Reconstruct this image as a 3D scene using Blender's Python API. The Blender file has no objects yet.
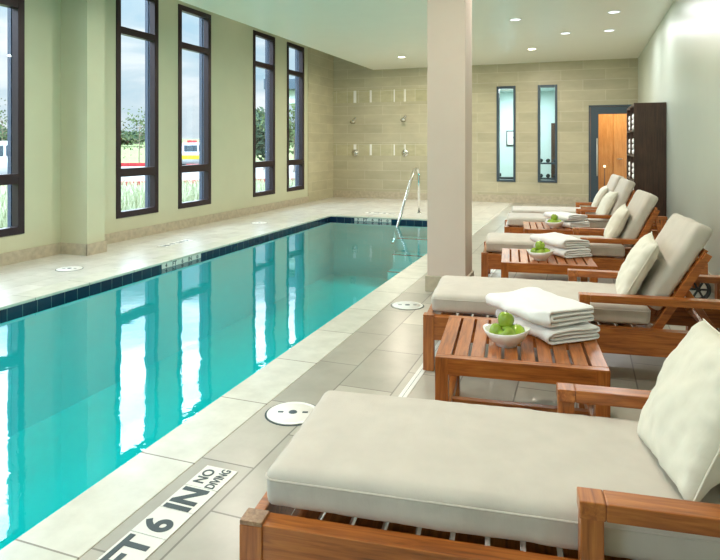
import bpy, bmesh, math, random
from mathutils import Vector, Matrix, noise as mnoise
random.seed(7)
PI = math.pi
R = math.radians
sc = bpy.context.scene
COL = sc.collection

# ------------------------------------------------------------------ materials
def new_mat(name):
    m = bpy.data.materials.new(name); m.use_nodes = True
    nt = m.node_tree; b = nt.nodes['Principled BSDF']
    return m, nt, b
def srgb(r, g, b):
    f = lambda v: (v/255/12.92) if v/255 <= .04045 else ((v/255+.055)/1.055)**2.4
    return (f(r), f(g), f(b), 1)
def N(nt, t, **kw):
    n = nt.nodes.new(t)
    for k, v in kw.items():
        if k in n.inputs.keys(): n.inputs[k].default_value = v
        else: setattr(n, k, v)
    return n
def coords(nt, scale=(1,1,1), rot=(0,0,0), loc=(0,0,0)):
    tc = N(nt, 'ShaderNodeTexCoord'); mp = N(nt, 'ShaderNodeMapping')
    mp.inputs['Scale'].default_value = scale; mp.inputs['Rotation'].default_value = rot; mp.inputs['Location'].default_value = loc
    nt.links.new(tc.outputs['Object'], mp.inputs['Vector']); return mp
def ramp(nt, fac, stops):
    r = N(nt, 'ShaderNodeValToRGB'); e = r.color_ramp.elements
    while len(e) < len(stops): e.new(.5)
    for i, (p, c) in enumerate(stops): e[i].position = p; e[i].color = c
    nt.links.new(fac, r.inputs['Fac']); return r
def bump(nt, b, h, strength=.2, dist=.01):
    n = N(nt, 'ShaderNodeBump'); n.inputs['Strength'].default_value = strength; n.inputs['Distance'].default_value = dist
    nt.links.new(h, n.inputs['Height']); nt.links.new(n.outputs['Normal'], b.inputs['Normal']); return n

def plain(name, col, rough=.6, metal=0, var=.06, nscale=3, bumps=0, bscale=60, spec=.5, coat=0):
    m, nt, b = new_mat(name)
    c = coords(nt); t = N(nt, 'ShaderNodeTexNoise', Scale=nscale, Detail=4)
    nt.links.new(c.outputs[0], t.inputs['Vector'])
    a = tuple(max(0, v*(1-var)) for v in col[:3])+(1,); d = tuple(v*(1+var) for v in col[:3])+(1,)
    r = ramp(nt, t.outputs['Fac'], [(.3, a), (.7, d)])
    nt.links.new(r.outputs[0], b.inputs['Base Color'])
    b.inputs['Roughness'].default_value = rough; b.inputs['Metallic'].default_value = metal
    b.inputs['Specular IOR Level'].default_value = spec
    b.inputs['Coat Weight'].default_value = coat
    if bumps:
        t2 = N(nt, 'ShaderNodeTexNoise', Scale=bscale, Detail=3); nt.links.new(c.outputs[0], t2.inputs['Vector'])
        bump(nt, b, t2.outputs['Fac'], bumps, .004)
    return m
def wood(name, scale, dark=srgb(108,54,18), mid=srgb(166,94,38), light=srgb(196,122,56), rough=.34, coat=.3):
    m, nt, b = new_mat(name)
    c = coords(nt, scale)
    t = N(nt, 'ShaderNodeTexNoise', Scale=2.2, Detail=6, Roughness=.62, Distortion=.6)
    nt.links.new(c.outputs[0], t.inputs['Vector'])
    c2 = coords(nt, (1,1,1)); t2 = N(nt, 'ShaderNodeTexNoise', Scale=3.5, Detail=2); nt.links.new(c2.outputs[0], t2.inputs['Vector'])
    ad = N(nt, 'ShaderNodeMath', operation='ADD'); ml = N(nt, 'ShaderNodeMath', operation='MULTIPLY'); ml.inputs[1].default_value = .35
    nt.links.new(t2.outputs['Fac'], ml.inputs[0]); nt.links.new(t.outputs['Fac'], ad.inputs[0]); nt.links.new(ml.outputs[0], ad.inputs[1])
    r = ramp(nt, ad.outputs[0], [(.42, dark), (.66, mid), (.92, light)])
    nt.links.new(r.outputs[0], b.inputs['Base Color'])
    b.inputs['Roughness'].default_value = rough; b.inputs['Coat Weight'].default_value = coat; b.inputs['Coat Roughness'].default_value = .25
    bump(nt, b, t.outputs['Fac'], .12, .002)
    return m
def fabric(name, col, weave=420, var=.05, bstr=.25):
    m, nt, b = new_mat(name)
    c = coords(nt)
    t = N(nt, 'ShaderNodeTexNoise', Scale=9, Detail=5); nt.links.new(c.outputs[0], t.inputs['Vector'])
    a = tuple(v*(1-var) for v in col[:3])+(1,); d = tuple(min(1, v*(1+var)) for v in col[:3])+(1,)
    r = ramp(nt, t.outputs['Fac'], [(.3, a), (.7, d)]); nt.links.new(r.outputs[0], b.inputs['Base Color'])
    b.inputs['Roughness'].default_value = .9; b.inputs['Sheen Weight'].default_value = .15; b.inputs['Specular IOR Level'].default_value = .2
    w = N(nt, 'ShaderNodeTexWave', Scale=weave, Distortion=1.5); nt.links.new(c.outputs[0], w.inputs['Vector'])
    t3 = N(nt, 'ShaderNodeTexNoise', Scale=14, Detail=4); 
    c3 = coords(nt, (3,1,1)); nt.links.new(c3.outputs[0], t3.inputs['Vector'])
    mx = N(nt, 'ShaderNodeMath', operation='MULTIPLY_ADD'); nt.links.new(w.outputs['Fac'], mx.inputs[0]); mx.inputs[1].default_value = .05
    nt.links.new(t3.outputs['Fac'], mx.inputs[2])
    bump(nt, b, mx.outputs[0], bstr, .012)
    return m
def terry(name, col):
    m, nt, b = new_mat(name)
    b.inputs['Base Color'].default_value = col; b.inputs['Roughness'].default_value = 1; b.inputs['Sheen Weight'].default_value = .4
    b.inputs['Specular IOR Level'].default_value = .1
    c = coords(nt); t = N(nt, 'ShaderNodeTexNoise', Scale=260, Detail=2); nt.links.new(c.outputs[0], t.inputs['Vector'])
    t2 = N(nt, 'ShaderNodeTexNoise', Scale=22, Detail=3); nt.links.new(c.outputs[0], t2.inputs['Vector'])
    ad = N(nt, 'ShaderNodeMath', operation='MULTIPLY_ADD'); ad.inputs[1].default_value = .35
    nt.links.new(t.outputs['Fac'], ad.inputs[0]); nt.links.new(t2.outputs['Fac'], ad.inputs[2])
    bump(nt, b, ad.outputs[0], .5, .008)
    return m
def tiles(name, bw, bh, c1, c2, cm, rot, loc=(0,0,0), mortar=.004, rough=.4, offset=.5, var=1.0, bstr=.25, wallplane=None, spec=.5, clouds=4.0):
    """brick-pattern tiles with their own colour variation"""
    m, nt, b = new_mat(name)
    c = coords(nt, (1,1,1), rot, loc)
    if wallplane:
        tc = N(nt, 'ShaderNodeTexCoord'); sp = N(nt, 'ShaderNodeSeparateXYZ'); cb = N(nt, 'ShaderNodeCombineXYZ')
        nt.links.new(tc.outputs['Object'], sp.inputs[0])
        nt.links.new(sp.outputs['X' if wallplane == 'xz' else 'Y'], cb.inputs[0]); nt.links.new(sp.outputs['Z'], cb.inputs[1])
        src = cb.outputs[0]
    else: src = c.outputs[0]
    br = N(nt, 'ShaderNodeTexBrick')
    br.offset = offset; br.offset_frequency = 2; br.squash = 1
    br.inputs['Scale'].default_value = 1; br.inputs['Brick Width'].default_value = bw; br.inputs['Row Height'].default_value = bh
    br.inputs['Mortar Size'].default_value = mortar; br.inputs['Mortar Smooth'].default_value = .1; br.inputs['Bias'].default_value = 0
    br.inputs['Color1'].default_value = c1; br.inputs['Color2'].default_value = c2; br.inputs['Mortar'].default_value = cm
    nt.links.new(src, br.inputs['Vector'])
    t = N(nt, 'ShaderNodeTexNoise', Scale=clouds, Detail=7, Roughness=.6)
    cc = coords(nt, (1,1,3.0) if wallplane else (1,1,1)); nt.links.new(cc.outputs[0], t.inputs['Vector'])
    r = ramp(nt, t.outputs['Fac'], [(.25, (.86,.86,.85,1)), (.75, (1.1,1.1,1.1,1))])
    mx = N(nt, 'ShaderNodeMix', data_type='RGBA', blend_type='MULTIPLY'); mx.inputs[0].default_value = var
    nt.links.new(br.outputs['Color'], mx.inputs[6]); nt.links.new(r.outputs[0], mx.inputs[7])
    nt.links.new(mx.outputs[2], b.inputs['Base Color'])
    b.inputs['Roughness'].default_value = rough; b.inputs['Specular IOR Level'].default_value = spec
    inv = N(nt, 'ShaderNodeMath', operation='SUBTRACT'); inv.inputs[0].default_value = 1; nt.links.new(br.outputs['Fac'], inv.inputs[1])
    bump(nt, b, inv.outputs[0], bstr, .003)
    return m
def glassy(name, tint=(1,1,1,1), ior=1.45, rough=0.0):
    m = bpy.data.materials.new(name); m.use_nodes = True; nt = m.node_tree; nt.nodes.clear()
    o = N(nt, 'ShaderNodeOutputMaterial'); mx = N(nt, 'ShaderNodeMixShader'); tr = N(nt, 'ShaderNodeBsdfTransparent'); gl = N(nt, 'ShaderNodeBsdfGlossy')
    fr = N(nt, 'ShaderNodeFresnel', IOR=ior); tr.inputs['Color'].default_value = tint; gl.inputs['Roughness'].default_value = rough
    ge = N(nt, 'ShaderNodeNewGeometry'); on = N(nt, 'ShaderNodeMath', operation='SUBTRACT'); on.inputs[0].default_value = 1; nt.links.new(ge.outputs['Backfacing'], on.inputs[1])
    ml = N(nt, 'ShaderNodeMath', operation='MULTIPLY'); nt.links.new(fr.outputs[0], ml.inputs[0]); nt.links.new(on.outputs[0], ml.inputs[1])   # one reflection per pane, on the face the ray enters
    nt.links.new(ml.outputs[0], mx.inputs[0]); nt.links.new(tr.outputs[0], mx.inputs[1]); nt.links.new(gl.outputs[0], mx.inputs[2]); nt.links.new(mx.outputs[0], o.inputs[0])
    return m
def emit(name, col, s):
    m = bpy.data.materials.new(name); m.use_nodes = True; nt = m.node_tree; nt.nodes.clear()
    o = N(nt, 'ShaderNodeOutputMaterial'); e = N(nt, 'ShaderNodeEmission'); e.inputs[0].default_value = col; e.inputs[1].default_value = s
    nt.links.new(e.outputs[0], o.inputs[0]); return m

M = {}
M['wall'] = plain('wall_paint', srgb(202,203,174), .6, var=.02, bumps=.05, bscale=200)
M['wall_r'] = plain('right_wall_paint', srgb(196,204,192), .35, var=.03, nscale=1.2)
M['ceiling'] = plain('ceiling_paint', srgb(240,238,226), .33, var=.01, spec=.5)
M['column'] = plain('column_paint', srgb(216,200,188), .6, var=.02)
M['base_stone'] = plain('stone_skirting', srgb(186,176,154), .45, var=.14, nscale=16)
M['wood_x'] = wood('teak_grain_x', (2, 28, 28))
M['wood_y'] = wood('teak_grain_y', (28, 2, 28))
M['wood_z'] = wood('teak_grain_z', (28, 28, 2))
M['endgrain'] = wood('teak_cap', (30, 30, 30), srgb(110,80,55), srgb(150,112,80), srgb(176,140,104), .4)
M['walnut'] = wood('walnut', (26, 26, 1.6), srgb(40,27,20), srgb(66,46,36), srgb(84,60,47), .4, .1)
M['oak'] = wood('honey_oak', (20, 20, 1.4), srgb(168,116,60), srgb(190,138,78), srgb(206,158,98), .4, .1)
M['cushion'] = fabric('cushion_canvas', srgb(206,199,188))
M['pillow'] = fabric('pillow_canvas', srgb(232,229,214))
M['towel'] = terry('white_terry', srgb(246,246,246))
M['frame_dark'] = plain('dark_bronze_metal', srgb(48,33,38), .4, .3, var=.05)
M['slate'] = plain('slate_metal', srgb(66,82,94), .4, .2, var=.03)
M['jamb'] = plain('exterior_jamb_metal', srgb(70,80,100), .5, .1, var=.04)
M['chrome'] = plain('polished_steel', srgb(215,215,210), .16, 1, var=.02)
M['brushed'] = plain('brushed_steel', srgb(225,228,230), .34, .6, var=.02)
M['rubber'] = plain('black_rubber', srgb(30,30,32), .6)
M['white'] = plain('white_plastic', srgb(236,236,230), .4, var=.02)
M['porcelain'] = plain('white_porcelain', srgb(240,240,236), .12, var=.01, coat=.5)
M['apple'] = plain('green_apple_skin', srgb(150,180,56), .2, var=.35, nscale=9, coat=.3)
M['stem'] = plain('apple_stem', srgb(90,66,36), .7)
M['ink'] = plain('sign_ink', srgb(52,68,72), .5, var=.03)
M['sign'] = plain('sign_tile', srgb(222,222,214), .35, var=.03)
M['navy'] = tiles('navy_pool_tile', .152, .4, srgb(22,40,66), srgb(30,52,78), srgb(110,125,130), (0,0,0), mortar=.003, rough=.12, wallplane='yz', var=.5)
M['navy_x'] = tiles('navy_pool_tile_across', .152, .4, srgb(22,40,66), srgb(30,52,78), srgb(110,125,130), (0,0,0), mortar=.003, rough=.12, wallplane='xz', var=.5)
M['plaster'] = plain('turquoise_plaster', srgb(44,232,234), .8, var=.02)
M['deck'] = tiles('deck_tile', .63, .315, srgb(164,160,148), srgb(188,183,170), srgb(122,118,108), (0,0,R(90)), (0.0,0.0,0), mortar=.0045, rough=.28, clouds=5, bstr=.3)
M['deck_pale_daylit'] = tiles('daylit_pale_deck_tile', .63, .315, srgb(214,212,204), srgb(224,222,214), srgb(190,186,176), (0,0,R(90)), (-2.8,.03,0), mortar=.0035, rough=.2, clouds=5, bstr=.3)  # paler tile, with window daylight and glare partly put into its colour
M['coping'] = tiles('coping_stone', .63, 3.0, srgb(204,204,190), srgb(214,213,200), srgb(146,142,130), (0,0,R(90)), mortar=.004, rough=.26, offset=0, clouds=7)
M['coping_x'] = tiles('coping_stone_across', .63, 30.0, srgb(204,204,190), srgb(214,213,200), srgb(146,142,130), (0,0,0), mortar=.004, rough=.26, offset=0, clouds=7)
M['backtile'] = tiles('back_wall_tile', .95, .235, srgb(180,174,148), srgb(192,186,160), srgb(208,204,184), (0,0,0), mortar=.004, rough=.36, wallplane='xz', clouds=1.6, bstr=.12)
M['sidetile'] = tiles('side_wall_tile', .95, .235, srgb(186,180,150), srgb(196,190,160), srgb(212,206,184), (0,0,0), mortar=.004, rough=.36, wallplane='yz', clouds=1.6, bstr=.12)
M['accent'] = tiles('accent_glazed_tile', .30, .34, srgb(186,182,150), srgb(196,190,160), srgb(216,214,196), (0,0,0), mortar=.004, rough=.1, wallplane='xz', offset=0)
M['glass'] = glassy('window_glass', (.96,.98,.98,1), 1.35)
M['lamp_on'] = emit('lit_lamp', (1,.86,.62,1), 14)
M['lamp_soft'] = emit('soft_lamp', (1,.8,.5,1), 3)
M['glow_cool'] = emit('cool_glow', (.9,.96,1,1), 1.6)
M['lawn'] = plain('lawn', srgb(98,110,50), .95, var=.2, nscale=.15)
M['pave'] = plain('concrete_road', srgb(128,126,122), .9, var=.05, nscale=.4)
M['redpaint'] = plain('red_curb_paint', srgb(150,26,30), .7, var=.1, nscale=2)
M['leafdark'] = plain('far_tree_leaves', srgb(52,72,52), .95, var=.3, nscale=1.4)
M['leaf'] = plain('sapling_leaves', srgb(70,86,46), .9, var=.3, nscale=4)
M['bark'] = plain('bark', srgb(110,96,80), .9)
M['reed'] = plain('pale_grass', srgb(160,166,138), .9, var=.25, nscale=2)
M['carwhite'] = plain('white_car_paint', srgb(170,172,175), .25, coat=.6, var=.01)
M['caryellow'] = plain('yellow_car_paint', srgb(190,180,30), .3, coat=.5, var=.02)
M['carglass'] = plain('tinted_glass', srgb(60,72,80), .1, var=.02)
M['roomwall'] = plain('teal_white_paint', srgb(206,226,224), .7, var=.01)
M['darkgear'] = plain('dark_machine', srgb(40,48,54), .4)

def water_mat():
    m = bpy.data.materials.new('pool_water'); m.use_nodes = True; nt = m.node_tree; nt.nodes.clear()
    o = N(nt, 'ShaderNodeOutputMaterial'); mx = N(nt, 'ShaderNodeMixShader'); tr = N(nt, 'ShaderNodeBsdfTransparent'); gl = N(nt, 'ShaderNodeBsdfGlossy')
    fr = N(nt, 'ShaderNodeFresnel', IOR=1.5); tr.inputs['Color'].default_value = (.32,.965,1,1); gl.inputs['Roughness'].default_value = .015
    gl.inputs['Color'].default_value = (.95,.96,1,1)
    c = coords(nt, (1,1,1)); t = N(nt, 'ShaderNodeTexNoise', Scale=2.2, Detail=2, Roughness=.5); nt.links.new(c.outputs[0], t.inputs['Vector'])
    t2 = N(nt, 'ShaderNodeTexNoise', Scale=14, Detail=2, Distortion=1.0); nt.links.new(c.outputs[0], t2.inputs['Vector'])
    ad = N(nt, 'ShaderNodeMath', operation='MULTIPLY_ADD'); ad.inputs[1].default_value = .10
    nt.links.new(t2.outputs['Fac'], ad.inputs[0]); nt.links.new(t.outputs['Fac'], ad.inputs[2])
    bp = N(nt, 'ShaderNodeBump'); bp.inputs['Strength'].default_value = .12; bp.inputs['Distance'].default_value = .02
    nt.links.new(ad.outputs[0], bp.inputs['Height'])
    nt.links.new(bp.outputs['Normal'], gl.inputs['Normal']); nt.links.new(bp.outputs['Normal'], fr.inputs['Normal'])
    nt.links.new(fr.outputs[0], mx.inputs[0]); nt.links.new(tr.outputs[0], mx.inputs[1]); nt.links.new(gl.outputs[0], mx.inputs[2]); nt.links.new(mx.outputs[0], o.inputs[0])
    return m
M['water'] = water_mat()

# ------------------------------------------------------------------ mesh helpers
def tag(o, label=None, cat=None, group=None, kind=None):
    if label: o['label'] = label
    if cat: o['category'] = cat
    if group: o['group'] = group
    if kind: o['kind'] = kind
    return o
def thing(name, label, cat, loc=(0,0,0), rz=0, group=None):
    o = bpy.data.objects.new(name, None); COL.objects.link(o); o.empty_display_size = .1
    o.location = loc; o.rotation_euler = (0,0,rz)
    return tag(o, label, cat, group)
def obj(name, bm, mat, parent=None, smooth=False, loc=None, rot=None):
    me = bpy.data.meshes.new(name); bmesh.ops.recalc_face_normals(bm, faces=bm.faces); bm.to_mesh(me); bm.free()
    me.materials.append(M[mat] if isinstance(mat, str) else mat)
    if smooth:
        for p in me.polygons: p.use_smooth = True
    o = bpy.data.objects.new(name, me); COL.objects.link(o)
    if parent: o.parent = parent
    if loc: o.location = loc
    if rot: o.rotation_euler = rot
    return o
def struct(name, bm, mat, parent=None, smooth=False):
    o = obj(name, bm, mat, parent, smooth)
    if parent is None: o['kind'] = 'structure'
    return o
def box(bm, x0, x1, y0, y1, z0, z1, bev=0, mtx=None):
    t = bmesh.new(); bmesh.ops.create_cube(t, size=1)
    for v in t.verts: v.co = Vector(((x0+x1)/2+v.co.x*(x1-x0), (y0+y1)/2+v.co.y*(y1-y0), (z0+z1)/2+v.co.z*(z1-z0)))
    if bev: bmesh.ops.bevel(t, geom=t.edges[:], offset=bev, segments=2, affect='EDGES', profile=.6)
    merge(bm, t, mtx); return bm
def merge(bm, t, mtx=None):
    if mtx is not None: bmesh.ops.transform(t, matrix=mtx, verts=t.verts)
    mp = {v: bm.verts.new(v.co) for v in t.verts}
    for f in t.faces:
        try: bm.faces.new([mp[v] for v in f.verts])
        except ValueError: pass
    t.free()
def B(*a, **k): return box(bmesh.new(), *a, **k)
def lathe(prof, n=32, mtx=None, bm=None):
    bm = bm or bmesh.new(); t = bmesh.new(); rings = []
    for r, z in prof:
        if r < 1e-5: rings.append([t.verts.new((0,0,z))])
        else: rings.append([t.verts.new((r*math.cos(2*PI*i/n), r*math.sin(2*PI*i/n), z)) for i in range(n)])
    for a, b in zip(rings, rings[1:]):
        for i in range(n):
            j = (i+1) % n
            if len(a) == 1 and len(b) == 1: continue
            if len(a) == 1: t.faces.new((a[0], b[i], b[j]))
            elif len(b) == 1: t.faces.new((a[i], a[j], b[0]))
            else: t.faces.new((a[i], a[j], b[j], b[i]))
    merge(bm, t, mtx); return bm
def tube(pts, r, n=12, bm=None, cap=True):
    bm = bm or bmesh.new(); pts = [Vector(p) for p in pts]; rings = []
    up = None
    for i, p in enumerate(pts):
        d = (pts[min(i+1, len(pts)-1)]-pts[max(i-1, 0)]).normalized()
        if up is None:
            up = Vector((0,0,1)) if abs(d.z) < .9 else Vector((1,0,0))
        a = d.cross(up).normalized(); b = a.cross(d).normalized(); up = b
        rr = r[i] if isinstance(r, (list, tuple)) else r
        rings.append([bm.verts.new(p+a*rr*math.cos(2*PI*k/n)+b*rr*math.sin(2*PI*k/n)) for k in range(n)])
    for a, b in zip(rings, rings[1:]):
        for k in range(n): bm.faces.new((a[k], a[(k+1) % n], b[(k+1) % n], b[k]))
    if cap: bm.faces.new(rings[0]); bm.faces.new(rings[-1])
    return bm
def bend_path(pts, rad, n=6):
    """round the corners of a polyline"""
    pts = [Vector(p) for p in pts]; out = [pts[0]]
    for a, b, c in zip(pts, pts[1:], pts[2:]):
        d1 = (a-b).normalized(); d2 = (c-b).normalized(); p = b+d1*rad; q = b+d2*rad
        for i in range(n+1):
            t = i/n; out.append(p*(1-t)**2+b*2*t*(1-t)+q*t*t)
    out.append(pts[-1]); return out
def nz(p, s, seed=0): return mnoise.noise(Vector((p[0]*s+seed*7.3, p[1]*s+seed*3.1, p[2]*s-seed*5.7)))

def cushion(L, W, T, r=.04, puff=.01, seed=0, res=.018, wr=.006):
    """box cushion with a rounded edge, a slight crown and wrinkled boxing; origin at a bottom corner"""
    t = bmesh.new(); nx, ny, nzs = max(4, int(L/res)), max(4, int(W/res)), 8
    def P(u, v, w):
        x, y, z = u*L, v*W, w*T
        q = Vector((min(max(x, r), L-r), min(max(y, r), W-r), min(max(z, r), T-r)))
        d = Vector((x, y, z))-q
        if d.length > 1e-6:
            # map cube corner to rounded corner
            d = d.normalized()*min(r, max(abs(d.x), abs(d.y), abs(d.z)))
        p = q+d
        crown = (1-(2*u-1)**4)*(1-(2*v-1)**4)
        p.z += puff*crown*(1 if w > .5 else 0)
        side = 1-min(1, min(u*L, (1-u)*L, v*W, (1-v)*W)/.05)
        sk = wr*(.5+.9*side)
        n1 = nz((p.x, p.y, p.z*.25), 22, seed)*sk*.5 + nz(p, 6, seed+3)*sk + nz((p.x*2.2, p.y*.4, p.z), 13, seed+9)*sk*.35
        c = Vector((L/2, W/2, T/2)); dr = Vector((0, 0, 1 if w > .5 else -1)) if side < .5 else (p-c).normalized()
        if w <= .5 and side < .5: n1 *= .2
        return p+dr*n1
    vs = {}
    def V(i, j, k):
        if (i, j, k) not in vs: vs[(i, j, k)] = t.verts.new(P(i/nx, j/ny, k/nzs))
        return vs[(i, j, k)]
    for i in range(nx):
        for j in range(ny):
            for k in (0, nzs): t.faces.new((V(i,j,k), V(i+1,j,k), V(i+1,j+1,k), V(i,j+1,k)))
    for i in range(nx):
        for k in range(nzs):
            for j in (0, ny): t.faces.new((V(i,j,k), V(i+1,j,k), V(i+1,j,k+1), V(i,j,k+1)))
    for j in range(ny):
        for k in range(nzs):
            for i in (0, nx): t.faces.new((V(i,j,k), V(i,j+1,k), V(i,j+1,k+1), V(i,j,k+1)))
    return t
def pillow_bm(S, T, seed=0, n=34):
    t = bmesh.new(); g = {}
    for s in (1, -1):
        for i in range(n+1):
            for j in range(n+1):
                u, v = 2*i/n-1, 2*j/n-1
                edge = i in (0, n) or j in (0, n)
                if s == -1 and edge: g[(s,i,j)] = g[(1,i,j)]; continue
                x = u*S/2*(1-.07*(1-v*v)*abs(u)**3); y = v*S/2*(1-.07*(1-u*u)*abs(v)**3)
                th = T/2*((1-u**2)*(1-v**2))**.42
                w = nz((x, y, s*.3), 9, seed)*.012 + nz((x, y, s), 24, seed+2)*.004*(1+2*max(abs(u), abs(v))**3)
                g[(s,i,j)] = t.verts.new((x, y, s*(th+(0 if edge else w*min(1, th/.03)))+ (0 if not edge else nz((x,y,0),8,seed)*.006)))
    for s in (1, -1):
        for i in range(n):
            for j in range(n): t.faces.new((g[(s,i,j)], g[(s,i+1,j)], g[(s,i+1,j+1)], g[(s,i,j+1)]))
    return t

# ------------------------------------------------------------------ constants of the place
XL, XR, YB, YF, ZC = -6.1, 1.13, 14.65, -2.6, 3.255
PX0, PX1, PY0, PY1 = -4.55, -1.81, -1.2, 10.78      # pool
CW = .265
WZ = -.078                                          # water level
def quad_slab(bm, x0, x1, y0, y1, z0=-.1, z1=0): box(bm, x0, x1, y0, y1, z0, z1)

# unseen fill lights added in the near side pool wall to brighten the water
for yy in (.6, 3.4, 6.2, 9.0):
    pl = thing('pool_fill', 'added round underwater fill light in the lounge side pool wall', 'fill light', (PX1-.001, yy, -.55), 0, 'added fill lights in the lounge side pool wall')
    obj('lens', lathe([(0,.004), (.09,.004), (.1,0)], 24, Matrix.Rotation(R(-90), 4, 'Y')), 'glow_cool', pl, True)
    l = bpy.data.lights.new('pool_fill_light', 'AREA'); l.shape = 'DISK'; l.size = .18; l.energy = 5.5; l.color = (.9,1,1)
    o = bpy.data.objects.new('pool_fill_light', l); COL.objects.link(o); o.location = (PX1-.02, yy, -.55); o.rotation_euler = (0, R(90), 0)
# floor: four fields round the pool
fl = bmesh.new()
quad_slab(fl, PX1+CW, XR, YF, YB); quad_slab(fl, PX0-CW, PX1+CW, YF, PY0-CW)
flo = struct('floor', fl, 'deck')
fl = bmesh.new(); quad_slab(fl, XL, PX0-CW, YF, YB); quad_slab(fl, PX0-CW, PX1+CW, PY1+CW, YB)
struct('floor_window_side', fl, 'deck_pale_daylit')
# shift of the pattern: x seams at -1.545 + k*.315 ; y joints at 2.81 + k*.63
mp = [n for n in M['deck'].node_tree.nodes if n.type == 'MAPPING'][0]
mp.inputs['Location'].default_value = (-2.8, -1.545+.315*5, 0)      # after rot 90: (x',y') = (-y.., x..)
mp2 = [n for n in M['coping'].node_tree.nodes if n.type == 'MAPPING'][0]
mp2.inputs['Location'].default_value = (.293, 0, 0)
cp = bmesh.new()
for x0, x1 in ((PX0-CW, PX0+.012), (PX1-.012, PX1+CW)):
    box(cp, x0, x1, PY0, PY1, -.022, .003, bev=.004)
struct('pool_coping_side', cp, 'coping')
cp = bmesh.new()
for y0, y1 in ((PY0-CW, PY0+.0), (PY1-.0, PY1+CW)):
    box(cp, PX0-CW, PX1+CW, y0, y1, -.022, .003, bev=.004)
struct('pool_coping_end', cp, 'coping_x')
# basin
bs = bmesh.new(); D = -1.12
box(bs, PX0-.2, PX1+.2, PY0-.2, PY1+.2, D-.1, D)
box(bs, PX0-.2, PX0, PY0-.2, PY1+.2, D, -.135); box(bs, PX1, PX1+.2, PY0-.2, PY1+.2, D, -.135)
box(bs, PX0, PX1, PY0-.2, PY0, D, -.135); box(bs, PX0, PX1, PY1, PY1+.2, D, -.135)
struct('pool_basin', bs, 'plaster')
tb = bmesh.new()
box(tb, PX0-.05, PX0, PY0, PY1, -.135, -.022); box(tb, PX1, PX1+.05, PY0, PY1, -.135, -.022)
struct('pool_tile_band', tb, 'navy')
tb = bmesh.new()
box(tb, PX0, PX1, PY1, PY1+.05, -.135, -.022); box(tb, PX0, PX1, PY0-.05, PY0, -.135, -.022)
struct('pool_tile_band_end', tb, 'navy_x')
st = thing('pool_steps', 'three turquoise steps under the water below the steel handrail', 'steps', (0,0,0))
for k in range(3):
    obj('step', B(-3.12, PX1, 10.48-.3*k, 10.78-.3*k, D, -.32-.24*k, bev=.01), 'plaster', st)
    e = obj('step_edge', B(-3.12, PX1, 10.475-.3*k, 10.52-.3*k, -.325-.24*k, -.314-.24*k), 'ink', st)
w = bmesh.new(); t = bmesh.new()
vs = [t.verts.new(p) for p in ((PX0, PY0, WZ), (PX1, PY0, WZ), (PX1, PY1, WZ), (PX0, PY1, WZ))]; t.faces.new(vs); merge(w, t)
wo = struct('pool_water', w, 'water')

# drain channel, white slotted
dc = thing('drain_channel', 'long white slotted drain channel set in the right deck between the tiles', 'drain')
obj('channel', B(-.93, -.885, -1, 14, -.02, .003), 'white', dc)
sl = bmesh.new()
for k in range(90):
    for xx in (-.917, -.905, -.898): pass
box(sl, -.9085, -.9065, -1, 14, .0, .0036); obj('slot', sl, 'ink', dc)

# ------------------------------------------------------------------ walls
WIN = [(4.42,5.32), (6.80,7.70), (8.185,9.105), (10.55,11.46), (12.01,12.885), (3.04,3.94), (.66,1.56), (-.72,.18)]
WB, WT = .32, 3.62
WX = XL-.19
wl = bmesh.new(); ys = sorted(WIN)
edges = [YF] + [v for a in ys for v in a] + [13.1]
for i in range(0, len(edges), 2): box(wl, WX, XL, edges[i], edges[i+1], 0, 4.0)
for a, b in ys: box(wl, WX, XL, a, b, 0, WB); box(wl, WX, XL, a, b, WT, 4.0)
struct('wall_left', wl, 'wall')
struct('wall_left_tiled', B(WX, XL+.012, 13.1, YB+.2, 0, 4.0), 'sidetile')
for i, (a, b) in enumerate(WIN):
    wn = bpy.data.objects.new('window_%d' % (i+1), None); COL.objects.link(wn); wn['kind'] = 'structure'
    wn.location = (XL, a, WB)
    f = bmesh.new(); h = WT-WB; ww = b-a; fw = .09; e = .004
    for (y0, y1, z0, z1) in ((e,fw,e,h-e), (ww-fw,ww-e,e,h-e), (fw,ww-fw,e,fw), (fw,ww-fw,h-fw,h-e), (fw,ww-fw,.58,.70), (fw,ww-fw,2.60,2.70)):
        box(f, -.085, .012, y0, y1, z0, z1, bev=.004)
    obj('window_frame', f, 'frame_dark', wn)
    g = bmesh.new()
    for z0, z1 in ((fw,.58), (.70,2.60), (2.70,h-fw)): box(g, -.045, -.040, fw-.01, ww-fw+.01, z0-.01, z1+.01)
    obj('glass_pane', g, 'glass', wn)
    j = bmesh.new()
    for y0, y1 in ((.004, .05), (ww-.05, ww-.004)):
        box(j, -.205, -.09, y0, y1, .0, h)
        box(j, -.15, -.135, y0-.012 if y0 > .1 else y0, y1 if y0 > .1 else y1+.012, .0, h)
    box(j, -.205, -.09, .05, ww-.05, 0, .04)
    obj('exterior_jamb', j, 'jamb', wn)
# pilaster
struct('pilaster_left', B(XL, -5.685, 5.85, 6.14, 0, 4.0), 'wall')
for k, (y0, y1) in enumerate(((2.1,2.4),)): struct('pilaster_near', B(XL, -5.685, y0, y1, 0, 4.0), 'wall')
bb = bmesh.new(); bh = .14
box(bb, XL, XL+.02, YF, 5.85, 0, bh, bev=.002); box(bb, XL, XL+.02, 6.14, 13.1, 0, bh, bev=.002)
box(bb, XL, -5.67, 5.832, 5.85, 0, bh, bev=.002); box(bb, -5.687, -5.667, 5.832, 6.158, 0, bh, bev=.002); box(bb, XL, -5.67, 6.14, 6.158, 0, bh, bev=.002)
struct('baseboard_left', bb, 'base_stone')
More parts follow.
